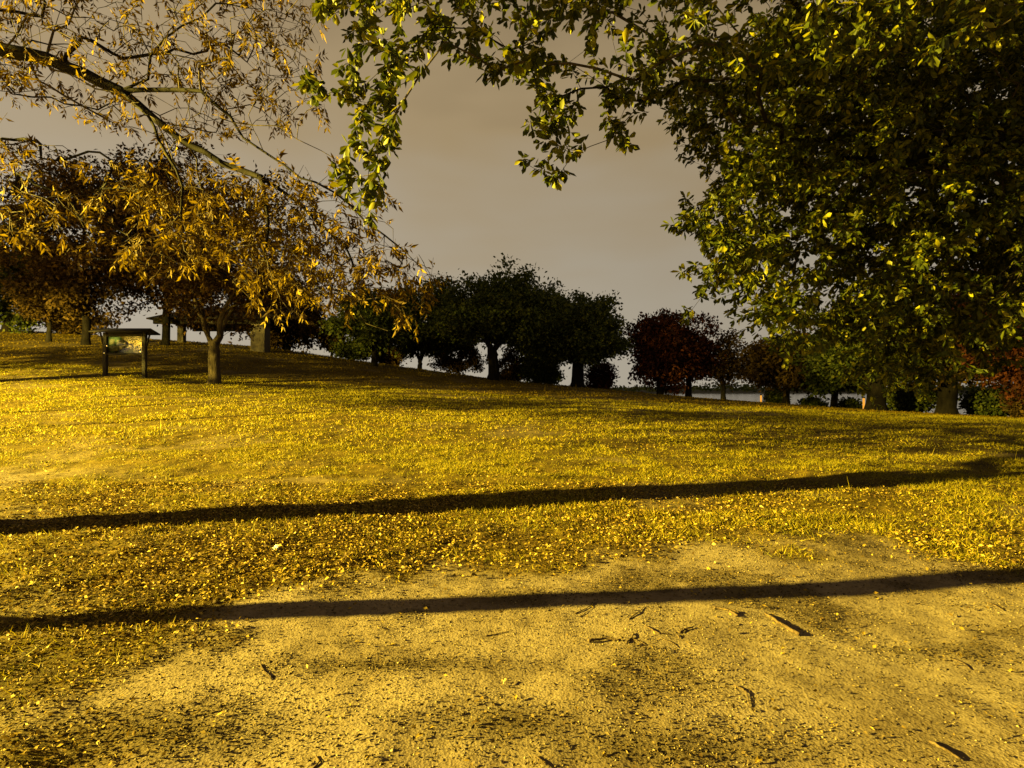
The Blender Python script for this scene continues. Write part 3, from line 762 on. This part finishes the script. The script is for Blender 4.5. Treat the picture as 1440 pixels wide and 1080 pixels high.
def rosettes(tips, dirs, n_lo, n_hi, length, ratio, droop):
    """whorls of leaves at twig ends plus a few along the twig"""
    pos = []; dd = []; up = []; LL = []
    for t, dv in zip(tips, dirs):
        k = rng.integers(n_lo, n_hi + 1)
        u = norm(np.cross(dv, (0.3, 0.2, 0.9))); v = np.cross(dv, u)
        for j in range(k):
            a = j * 2.4 + rng.uniform(-0.5, 0.5); op = rng.uniform(0.5, 1.25)
            side = math.cos(a) * u + math.sin(a) * v
            q = dv * math.cos(op) + side * math.sin(op) + np.array((0, 0, -droop)) + rng.normal(size=3) * 0.18
            pos.append(t - dv * rng.uniform(0, 0.16) * (j > 2) + side * 0.006); dd.append(q)
            up.append(np.array((0, 0, 1.0)) + rng.normal(size=3) * 0.55 + dv * 0.3)
            LL.append(length * rng.uniform(0.65, 1.25))
    L = np.array(LL)
    return np.array(pos), norm(np.array(dd)), np.array(up), L, L * ratio

def green_oak():
    bx, by = 9.6, 7.2; bz = float(H(bx, by))
    root = empty('evergreen_oak', (bx, by, bz), 'large glossy green-leaved tree overhanging the lawn from the right', 'tree')
    main = [(955, 115), (1010, 70), (1100, 40), (1460, 20), (1620, 0), (1620, 520), (1440, 468), (1395, 515), (1330, 505), (1310, 528), (1270, 545), (1205, 525), (1190, 485), (1150, 470), (1110, 492), (1060, 472), (1000, 436), (975, 400), (1005, 365), (958, 325), (990, 270), (978, 205), (940, 180)]
    band = [(440, -90), (1560, -90), (1440, 60), (960, 120), (900, 150), (860, 90), (800, 125), (690, 110), (650, 80), (560, 110), (480, 60), (430, 10)]
    hang1 = [(425, 95), (470, 80), (560, 60), (565, 130), (540, 250), (532, 320), (495, 340), (472, 290), (485, 200), (425, 125)]
    hang2 = [(738, 130), (800, 110), (812, 225), (760, 272), (712, 240), (742, 190)]
    hang3 = [(845, 105), (950, 95), (945, 140), (898, 195), (852, 225), (850, 180)]
    core = [(1060, 10), (1660, -40), (1660, 520), (1420, 440), (1260, 420), (1120, 330), (1050, 180)]
    above = [(300, -420), (1700, -420), (1700, -90), (300, -90)]
    tips = np.concatenate([clumped(main, 6.3, 8.8, 330, 8, 0.17), poly_pts(main, 8.0, 9.6, 900), poly_pts(core, 8.8, 12.0, 2500), poly_pts(band, 4.3, 7.0, 480), poly_pts(hang1, 4.7, 5.3, 46), poly_pts(hang2, 4.9, 5.4, 26), poly_pts(hang3, 5.2, 6.0, 26), poly_pts(above, 5.5, 9.5, 1000)])
    wd = Wood()
    k0 = wd.line([(bx, by, bz - 0.2), (bx - 0.1, by, bz + 1.2), (bx + 0.05, by + 0.05, bz + 2.6), (bx - 0.05, by, bz + 3.6)], seg=0.4)
    wd.line([(7.8, 7.3, 4.6), (6.0, 7.4, 4.9), (4.6, 7.7, 4.6), (3.6, 7.9, 4.0)], k0, 0.4, 0.05)
    k1 = wd.line([(8.7, 7.0, 5.0), (7.2, 6.3, 6.0), (5.2, 5.8, 6.4), (3.0, 5.6, 6.2), (1.0, 5.4, 5.9), (-0.8, 5.2, 5.6), (-1.7, 5.1, 5.2)], k0, 0.4, 0.05)
    wd.line([(8.6, 8.3, 4.4), (7.2, 9.0, 4.2), (5.8, 9.3, 3.3)], k0, 0.4, 0.05)
    wd.line([(8.4, 6.3, 5.4), (7.6, 6.0, 6.8)], k0, 0.4, 0.05)
    wd.line([P(1318, 70, 7.2), P(1332, 170, 7.3), P(1330, 270, 7.4)], int(np.argmin([np.linalg.norm(q - P(1318, -40, 7.0)) for q in wd.p])), 0.3, 0.02)
    ends = wd.reach(tips, k0, seg=0.28, pen=0.25, sag=0.10, jit=0.10)
    r = wd.radii(0.0032, 0.34)
    r[k0 + 1:] = np.maximum(0.003, r[k0 + 1:] * 0.55)
    split_wood(root, wd, r, 0.03, 0.35, M['bark_dark'], M['bark'])
    tp = []; dv = []
    for i, t in ends:
        a = wd.p[i]; q = wd.p[wd.par[i]]
        tp.append(a); dv.append(norm(a - q + np.array((0, 0, -0.06))))
        # a second whorl lower down the twig
        if rng.random() < 0.75:
            s = wd.par[i]; s2 = wd.par[s]
            if s2 >= 0:
                tp.append((q + a) / 2 + rng.normal(size=3) * 0.03); dv.append(norm(q - wd.p[s2] + rng.normal(size=3) * 0.25))
    pos, dd, up, L, Wd = rosettes(tp, dv, 7, 13, 0.102, 0.48, 0.30)
    bk = np.where(pos[:, 1] > 8.9, 1.35, 1.0); L = L * bk; Wd = Wd * bk
    individual_leaves(root, pos, dd, up, L, Wd, T_LEAF, M['oak_leaf'])
    place(root, (bx, by, bz))
green_oak()

def compound(tips, dirs, n_leaf, length, keep):
    """feathery compound leaves: rachis with paired narrow leaflets, hanging"""
    pos = []; dd = []; up = []; LL = []; rach = []
    for t, dv, kp in zip(tips, dirs, keep):
        for c in range(rng.integers(2, n_leaf + 1)):
            if rng.random() > kp: continue
            ra = norm(dv * 0.5 + rng.normal(size=3) * 0.6 + np.array((0, 0, -0.45))); rl = rng.uniform(0.14, 0.26)
            base = t + rng.normal(size=3) * 0.02
            side = norm(np.cross(ra, rng.normal(size=3)))
            k = rng.integers(3, 6)
            for j in range(k):
                q = base + ra * rl * (0.35 + 0.65 * j / k) + np.array((0, 0, -0.04)) * (j / k) ** 2
                for s in (-1, 1):
                    if rng.random() < 0.2: continue
                    pos.append(q); dd.append(ra * 0.6 + side * s * 0.8 + np.array((0, 0, -0.55)) + rng.normal(size=3) * 0.2)
                    up.append(np.cross(ra, side) + rng.normal(size=3) * 0.35); LL.append(length * rng.uniform(0.6, 1.2))
            rach.append((base, base + ra * rl))
    L = np.array(LL)
    return np.array(pos), norm(np.array(dd)), np.array(up), L, L * 0.30, rach

def pecan():
    bx, by = -8.7, 5.84; bz = float(H(bx, by))
    root = empty('pecan_tree', (bx, by, bz), 'sparse yellowing tree whose dark limb reaches in from the upper left', 'tree')
    wd = Wood()
    k0 = wd.line([(bx, by, bz - 0.2), (bx + 0.05, by, bz + 1.3), (bx + 0.02, by, bz + 2.7), (bx + 0.12, by + 0.04, bz + 3.6)], seg=0.4)
    ka = wd.line([(-7.4, 6.3, 4.75), P(-60, 55, 6.6), P(5, 68, 6.5), P(60, 78, 6.5), P(110, 98, 6.4), P(165, 125, 6.35), P(215, 165, 6.3), P(260, 200, 6.25), P(310, 228, 6.2), P(365, 248, 6.15), P(420, 285, 6.1), P(485, 345, 6.0)], k0, 0.3, 0.015)
    near = lambda q: int(np.argmin([np.linalg.norm(p_ - q) for p_ in wd.p]))
    wd.line([P(90, 100, 6.3), P(130, 122, 6.25), P(165, 128, 6.2), P(215, 165, 6.1), P(240, 220, 6.05)], near(P(30, 72, 6.5)), 0.25, 0.015)
    wd.line([P(205, 108, 6.2), P(208, 75, 6.1), P(252, 32, 6.0), P(300, 0, 5.9)], near(P(165, 125, 6.35)), 0.25, 0.02)
    wd.line([P(280, 125, 6.1), P(322, 162, 6.05), P(340, 192, 6.0), P(400, 232, 5.9), P(470, 270, 5.8), P(540, 330, 5.7), P(600, 385, 5.6)], near(P(165, 125, 6.35)), 0.25, 0.02)
    wd.line([P(325, 170, 6.0), P(390, 175, 5.9), P(450, 210, 5.8), P(520, 255, 5.7)], near(P(322, 162, 6.05)), 0.25, 0.02)
    wd.line([P(70, 40, 6.6), P(80, -30, 6.6), P(130, -120, 6.6)], near(P(60, 78, 6.5)), 0.3, 0.03)
    # pale drooping wands in front
    wd.line([P(175, 135, 6.0), P(205, 160, 5.7), P(232, 215, 5.5), P(255, 262, 5.4), P(252, 320, 5.35), P(258, 352, 5.3)], near(P(165, 125, 6.35)), 0.2, 0.01)
    wd.line([P(375, 300, 5.6), P(372, 350, 5.5), P(385, 400, 5.4), P(410, 440, 5.35)], near(P(365, 248, 6.15)), 0.2, 0.01)
    wd.line([P(500, 385, 5.8), P(498, 430, 5.7), P(515, 455, 5.65), P(545, 465, 5.6)], near(P(485, 345, 6.0)), 0.2, 0.01)
    kb = wd.line([(bx - 0.05, by + 0.25, bz + 3.5), (-8.9, 6.4, 5.0), (-9.3, 6.8, 6.4)], k0 - 2, 0.4, 0.03)
    upper = [(-90, -70), (420, -70), (450, 60), (470, 150), (330, 190), (200, 190), (-60, 120)]
    lower = [(-70, 150), (60, 200), (200, 215), (330, 210), (480, 230), (550, 270), (555, 330), (625, 385), (640, 410), (560, 450), (480, 420), (400, 440), (300, 400), (200, 380), (110, 330), (30, 330), (-60, 340)]
    mid = [(180, 240), (340, 240), (480, 290), (540, 340), (620, 395), (560, 440), (470, 420), (380, 430), (330, 350), (200, 340)]
    t1 = poly_pts(upper, 5.2, 8.0, 720); t2 = poly_pts(lower, 5.2, 7.2, 330); t3 = poly_pts(mid, 5.2, 6.2, 150)
    t4 = np.array([(-9.7, 5.6, 5.95)]) + rng.normal(size=(400, 3)) * np.array((0.5, 0.28, 0.42))  # unseen leaf clump, placed to shade the main limb
    t6 = np.array([(-9.7, 4.95, 6.95)]) + rng.normal(size=(300, 3)) * np.array((0.5, 0.5, 0.33))  # unseen clump added to dim the upper leaves
    t5 = np.array([(-13.0, 7.9, 5.5)]) + rng.normal(size=(560, 3)) * np.array((0.8, 1.4, 0.55))  # unseen clump on an added limb, darkens the right of the lawn
    wd.line([(-10.5, 6.9, 4.9), (-12.2, 8.0, 5.3), (-13.2, 9.2, 5.5)], k0, 0.4, 0.05)
    tips = np.concatenate([t1, t2, t3, t4, t5, t6]); kp = np.concatenate([np.full(len(t1), 0.34), np.full(len(t2), 0.55), np.full(len(t3), 0.9), np.full(len(t4), 1.0), np.full(len(t5) + len(t6), 1.0)])
    ends = wd.reach(tips, k0, seg=0.16, pen=0.12, sag=0.12, jit=0.16)
    r = wd.radii(0.0042, 0.33)
    r[k0 + 1:] = np.maximum(0.0042, r[k0 + 1:] * 0.50)
    split_wood(root, wd, r, 0.016, 0.3, M['bark_dark'], M['bark'])
    tp = [wd.p[i] for i, t in ends]; dv = [norm(wd.p[i] - wd.p[wd.par[i]]) for i, t in ends]; kk = [kp[t] for i, t in ends]
    pos, dd, up, L, Wd, rach = compound(tp, dv, 5, 0.082, kk)
    individual_leaves(root, pos, dd, up, L, Wd, T_LANCE, M['autumn_leaf'])
    tb = []
    for a, b_ in rach:
        t = norm(b_ - a); u = norm(np.cross(t, (0.2, 0.9, 0.1))); v = np.cross(t, u)
        ring = [c + 0.0018 * (math.cos(g) * u + math.sin(g) * v) for c in (a, b_) for g in (0, 2.09, 4.19)]
        tb.append((0, np.array(ring), np.array([(0, 1, 4, 3), (1, 2, 5, 4), (2, 0, 3, 5)])))
    tag(join('leaf_stalks', tb, M['twig'], root), kind='stuff')
    place(root, (bx, by, bz))
pecan()

# ---- trees beyond the left edge: first throws a long shadow, others added for shade
def side_tree(label, bx, by, R, fork, spreadv, ntip, zc, group=None, per=14, ls=1.0, off=(0, 0)):
    bz = float(H(bx, by))
    root = empty('shadow_caster_tree', (bx, by, bz), label, 'tree', group)
    wd = Wood()
    k0 = wd.line([(bx, by, bz - 0.2), (bx + 0.03, by + 0.02, bz + fork * 0.5), (bx, by, bz + fork)], seg=0.5)
    tips = np.array([(bx + off[0], by + off[1], bz + zc)]) + rng.normal(size=(ntip, 3)) * np.array(spreadv)
    wd.reach(tips, k0, seg=0.35, pen=0.3, sag=0.1)
    r = wd.radii(0.005, R)
    split_wood(root, wd, r, 0.05, 0.3, M['bark'], M['bark'])
    pos = np.repeat(tips, per, 0) + rng.normal(size=(ntip * per, 3)) * 0.22
    N = len(pos); L = rng.uniform(0.07, 0.13, N) * ls
    tag(leaf_cloud('crown', pos, rand_dirs(N) + np.array((0, 0, -0.5)), rand_dirs(N), L, L * 0.45, T_LANCE, M['autumn_leaf'], root), kind='stuff')
    place(root, (bx, by, bz))
side_tree('slim-trunked shade tree just beyond the left edge, nearest the camera', -9.0, 3.11, 0.125, 5.0, (0.6, 0.5, 0.36), 150, 7.75, per=50, off=(0.1, 1.2))  # crown shifted sideways to shade the top of the green oak
side_tree('unseen flat-crowned tree added to shade the hill, far out beyond the left edge of the lawn', -28.0, 12.0, 0.24, 5.0, (4.3, 1.1, 0.66), 1300, 7.45, per=13, ls=1.5, off=(-0.2, -2.6))  # unseen crown slab, shaped to dim the hill
side_tree('leaning little tree added to cast a soft streak on the lawn, beyond the left edge behind the overhanging limb', -14.6, 13.6, 0.06, 3.3, (1.1, 0.55, 0.16), 80, 4.45, per=45, off=(1.6, -2.2))
side_tree('small low-crowned tree added to shade a streak of lawn, beyond the left edge, farther up the lawn', -18.5, 14.0, 0.06, 3.2, (1.0, 0.55, 0.18), 80, 4.3, per=45, off=(1.3, -1.3))

# ------------------------------------------------------------------ ground cover (nobody could count it)
def scatter(n, y0, y1, power=1.0, margin=1.06):
    y = y0 + (y1 - y0) * rng.uniform(0, 1, n) ** power
    x = rng.uniform(-1, 1, n) * (y * 0.9 * margin + 0.5)
    return x, y

def on_ground(x, y, dz=0.0):
    return np.stack([x, y, H(x, y) + dz], -1)

def grass(name, n, y0, y1, h0, h1, wd_, mat, power, label):
    x, y = scatter(n, y0, y1, power)
    dm = dirt_mask(x, y); tuft = smooth(-0.35, 0.25, fbm(x * 1.6, y * 1.6, 21, 3))
    keep = rng.uniform(0, 1, n) < (1 - dm) ** 2.0 * (0.25 + 0.75 * tuft) * (0.2 + 0.8 * smooth(3.8, 8.0, y + 0.5 * x))
    x, y, tuft = x[keep], y[keep], tuft[keep]; k = len(x)
    d = np.stack([rng.normal(size=k) * 0.8, rng.normal(size=k) * 0.8, rng.uniform(0.35, 1.3, k)], -1)
    L = rng.uniform(h0, h1, k) * (0.6 + 0.6 * tuft)
    tall = rng.uniform(0, 1, k) < 0.0009; L = np.where(tall, L * 3.2, L); d[tall, :2] *= 0.25
    tag(leaf_cloud(name, on_ground(x, y, -0.004), d, rand_dirs(k), L, wd_ * rng.uniform(0.7, 1.4, k) * (0.6 + y / y1 * 0.6), T_BLADE, mat), label, 'grass', kind='stuff')
grass('lawn_grass', 210000, 2.6, 13, 0.035, 0.085, 0.008, M['grass'], 0.75, 'short yellowed grass around the bare earth')
grass('lawn_grass', 190000, 12.5, 30, 0.05, 0.10, 0.022, M['grass'], 0.8, 'lamplit yellow grass across the middle lawn')
grass('hill_grass', 60000, 29, 52, 0.06, 0.12, 0.05, M['grass_far'], 0.9, 'dim brownish grass on the far slope')

def litter(name, n, y0, y1, s0, s1, power, label, invert=False, mat='litter', dens=None, flat=0.42, ratio=0.55):
    x, y = scatter(n, y0, y1, power)
    dm = dirt_mask(x, y)
    pr = dens(x, y, dm)
    keep = rng.uniform(0, 1, n) < pr
    x, y = x[keep], y[keep]; k = len(x)
    a = rng.uniform(0, 2 * math.pi, k)
    d = np.stack([np.cos(a), np.sin(a), rng.normal(size=k) * flat], -1)
    up = np.array((0, 0, 1.0)) + rng.normal(size=(k, 3)) * flat * 1.5
    L = rng.uniform(s0, s1, k) * (np.clip(y / 5.0, 0.62, 1) if mat == 'litter' else 1)
    o = leaf_cloud(name, on_ground(x, y, 0.008) + np.array((0, 0, 1)) * (rng.uniform(0, 1, k) ** 2 * (0.026 if mat == 'litter' else 0.006))[:, None], d, up, L, L * ratio * rng.uniform(0.6, 1.4, k), T_LANCE if ratio > 0.3 else T_DIAM, M[mat])
    tag(o, label, 'leaf litter', kind='stuff')
patch = lambda x, y: smooth(-0.28, 0.38, fbm(x * 0.7, y * 0.9, 41, 4)) ** 1.5
leftw = lambda x, y: smooth(6.5, -3.0, x)
litter('leaf_litter', 185000, 2.2, 9, 0.017, 0.050, 0.8, 'fallen yellow and brown leaves strewn through the near grass', dens=lambda x, y, m: np.maximum(0.012, (1 - m) ** 1.2 * (0.3 + 0.7 * patch(x, y)) * (0.25 + 0.75 * leftw(x, y))))
litter('leaf_litter', 75000, 8.5, 22, 0.028, 0.055, 0.8, 'fallen leaves strewn across the middle lawn', dens=lambda x, y, m: (1 - m * 0.6) * (0.2 + 0.8 * patch(x, y)) * (0.25 + 0.75 * leftw(x * 0.6, y)))
litter('mulch_bits', 150000, 2.0, 7.0, 0.005, 0.028, 0.7, 'dark bits of bark and broken leaf on the bare earth', dens=lambda x, y, m: 0.10 + 0.9 * debris(x, y) ** 1.3, mat='mulch', ratio=0.4, flat=0.35)

def pebbles(n):
    x, y = scatter(n, 2.0, 7.5, 0.75)
    keep = rng.uniform(0, 1, n) < 0.25 + 0.75 * smooth(-0.2, 0.3, fbm(x * 1.3, y * 1.3, 51, 3)); x, y = x[keep], y[keep]; k = len(x)
    tv = np.array([(1, 0, 0), (-0.5, 0.85, 0), (-0.5, -0.85, 0), (0.1, 0, 0.8), (0, 0, -0.5)]); tf = np.array([(0, 1, 3), (1, 2, 3), (2, 0, 3), (1, 0, 4), (2, 1, 4), (0, 2, 4)])
    s = rng.uniform(0.002, 0.008, k) * (1 + (rng.uniform(0, 1, k) > 0.97) * 0.8); a = rng.uniform(0, 6.28, k)
    ca, sa = np.cos(a), np.sin(a)
    v = np.stack([tv[None, :, 0] * ca[:, None] - tv[None, :, 1] * sa[:, None], tv[None, :, 0] * sa[:, None] + tv[None, :, 1] * ca[:, None], np.repeat(tv[None, :, 2], k, 0)], -1) * s[:, None, None]
    v = v + on_ground(x, y, 0.001)[:, None, :]
    f = tf[None] + (np.arange(k) * 5)[:, None, None]
    tag(mesh_obj('gravel', v, f.reshape(-1, 3), M['pebble'], None, False), 'fine pale grit scattered on the bare earth', 'gravel', kind='stuff')
pebbles(45000)

# ------------------------------------------------------------------ fallen sticks, one by one
def gpt(px, py):
    d = EYE * F / (py - HOR)
    for _ in range(6):
        d = (EYE - float(H((px - 720) / F * d, d))) * F / (py - HOR)
    return np.array(((px - 720) / F * d, d, 0))

def stick(label, pts, r0, r1, fork=None, name='fallen_stick', mat='twig'):
    pl = [gpt(*q) for q in pts]
    base = pl[0].copy(); base[2] = float(H(base[0], base[1]))
    root = empty(name, tuple(base), label, 'stick')
    def tube(pl, ra, rb, nm):
        path = []
        for a, b_ in zip(pl[:-1], pl[1:]):
            for j in range(5): path.append(a + (b_ - a) * j / 5)
        path.append(pl[-1]); path = np.array(path)
        path[:, :2] += rng.normal(size=(len(path), 2)) * ra * 0.25
        path[:, 2] = H(path[:, 0], path[:, 1]) + np.linspace(ra, rb, len(path)) * 0.75 + np.abs(np.sin(np.linspace(0.2, 2.6, len(path)))) * ra * 0.9
        rad = np.linspace(ra, rb, len(path)) * (1 + rng.normal(size=len(path)) * 0.08)
        t = norm(np.gradient(path, axis=0)); u = norm(np.cross(t, (0, 0, 1.0))); v = np.cross(u, t); k = 7
        ang = np.linspace(0, 2 * math.pi, k, endpoint=False)
        ring = path[:, None, :] + rad[:, None, None] * (np.cos(ang)[None, :, None] * u[:, None, :] + np.sin(ang)[None, :, None] * v[:, None, :])
        n_ = len(path); a = np.arange(n_ * k).reshape(n_, k)
        q = np.stack([a[:-1], np.roll(a[:-1], -1, 1), np.roll(a[1:], -1, 1), a[1:]], -1).reshape(-1, 4).tolist()
        V = ring.reshape(-1, 3).tolist()
        V.append(path[0].tolist()); V.append(path[-1].tolist())
        for j in range(k):
            q.append((len(V) - 2, a[0][(j + 1) % k], a[0][j], a[0][j])); q.append((len(V) - 1, a[-1][j], a[-1][(j + 1) % k], a[-1][(j + 1) % k]))
        quads = [x for x in q if len(set(x)) == 4]; tr = [tuple(dict.fromkeys(x)) for x in q if len(set(x)) == 3]
        me = bpy.data.meshes.new(nm); me.from_pydata(V, [], [tuple(map(int, x)) for x in quads + tr]); me.materials.append(M[mat])
        me.polygons.foreach_set('use_smooth', np.ones(len(me.polygons), bool))
        o = bpy.data.objects.new(nm, me); C.objects.link(o); o.parent = root
    r0 *= 0.78; r1 *= 0.78
    tube(pl, r0, r1, 'stem')
    for f in (fork or []): tube([gpt(*q) for q in f], r1 * 0.9 + r0 * 0.2, r1 * 0.5, 'side_twig')
    place(root, tuple(base))
stick('thick curved dark stick, biggest on the dirt right of centre', [(1074, 862), (1092, 876), (1105, 884), (1121, 893)], 0.011, 0.016)
stick('straight blunt stick lying level left of the forked twig', [(827, 901), (850, 899), (872, 899)], 0.013, 0.006)
stick('small forked twig with three prongs on the dirt', [(880, 903), (888, 896), (890, 889)], 0.008, 0.004, [[(888, 897), (900, 902), (908, 906)], [(887, 898), (878, 905)]])
stick('thin twig lying just above the forked twig', [(883, 858 + 12), (896, 861), (905, 852)], 0.006, 0.003)
stick('tangled pair of twigs close to the lower shadow band', [(808, 862), (824, 855), (838, 846)], 0.005, 0.003, [[(815, 866), (822, 862), (836, 852)]])
stick('slim slanting twig right of the forked twig', [(906, 879), (918, 886), (926, 890), (944, 891)], 0.006, 0.003)
stick('short stub of twig right of the slim slanting twig', [(954, 889), (963, 885), (973, 882)], 0.010, 0.006, [[(951, 892), (954, 897)]])
stick('very thin twig pointing down below the slim slanting twig', [(930, 897), (944, 903), (953, 909)], 0.004, 0.002)
stick('knotty broken twig left of the biggest stick', [(1002, 853), (1022, 858), (1036, 866)], 0.008, 0.011, [[(1024, 858), (1038, 862)]])
stick('lone twig in the dirt below the knotty broken one', [(1030, 962), (1042, 968), (1048, 974), (1052, 992)], 0.007, 0.003)
stick('dark slanting stick near the bottom right corner', [(1302, 1040), (1322, 1052), (1346, 1066)], 0.009, 0.006)
stick('thin pale twig near the right edge of the dirt', [(1385, 846), (1398, 852), (1408, 858)], 0.006, 0.003, mat='twig')
stick('short twig standing out left below the lower shadow', [(368, 932), (375, 945), (384, 953)], 0.005, 0.003)
stick('long thin twig in the dirt at lower left', [(225, 1037), (255, 1035), (276, 1033)], 0.004, 0.003)
stick('bent twig at the bottom edge left of centre', [(440, 1080), (452, 1068), (446, 1060)], 0.005, 0.004)
stick('small twig at the bottom edge right of centre', [(752, 1060), (762, 1068), (772, 1076)], 0.006, 0.003)
stick('twig lying along the near side of the lower shadow', [(682, 893), (702, 890), (716, 887)], 0.005, 0.004)
stick('faint long twig in the right foreground dirt', [(1336, 925), (1352, 932), (1362, 940)], 0.004, 0.003)

# crumpled scrap of white paper in the leaves
c = gpt(388, 773); c[2] = float(H(c[0], c[1]))
V = []; Q = []
k = 6
for j in range(k):
    for i in range(k):
        u, v = i / (k - 1) - 0.5, j / (k - 1) - 0.5
        V.append((c[0] + u * 0.075 + rng.normal() * 0.004, c[1] + v * 0.05 + rng.normal() * 0.004, c[2] + 0.035 + 0.03 * (u + v) + rng.normal() * 0.008 - 0.09 * (u * u + v * v) * 0.6))
for j in range(k - 1):
    for i in range(k - 1): Q.append((j * k + i, j * k + i + 1, (j + 1) * k + i + 1, (j + 1) * k + i))
o = mesh_obj('paper_scrap', V, Q, plain_mat('white_paper', (0.75, 0.76, 0.74), 0.7, 0, 0.05), None, False)
sm = o.modifiers.new('thickness', 'SOLIDIFY'); sm.thickness = 0.002
tag(o, 'small crumpled scrap of white paper among the fallen leaves', 'litter')

# ---- single leaves lying on the bare earth
me = bpy.data.meshes.new('fallen_leaf')
vv = T_LEAF[0].copy(); vv[:, 1] *= 0.5; vv[:, 2] = 0.16 - 0.55 * (vv[:, 0] - 0.5) ** 2 + 0.22 * np.abs(vv[:, 1])
me.from_pydata([tuple(q) for q in vv], [], [tuple(int(i) for i in q) for q in T_LEAF[1]]); me.materials.append(M['litter'])
n = 0
while n < 45:
    y = 2.2 + 4.2 * rng.random() ** 1.2; x = rng.uniform(-0.95, 0.95) * y
    if float(dirt_mask(np.array([x]), np.array([y]))[0]) < 0.75: continue
    o = bpy.data.objects.new('fallen_leaf', me); C.objects.link(o)
    o.location = (x, y, float(H(x, y)) + 0.006); o.rotation_euler = (rng.normal() * 0.25, rng.normal() * 0.25, rng.uniform(0, 6.28))
    o.scale = (rng.uniform(0.028, 0.055),) * 3
    tag(o, 'single curled fallen leaf lying by itself on the bare earth', 'leaf', 'leaves lying singly on the bare earth'); n += 1
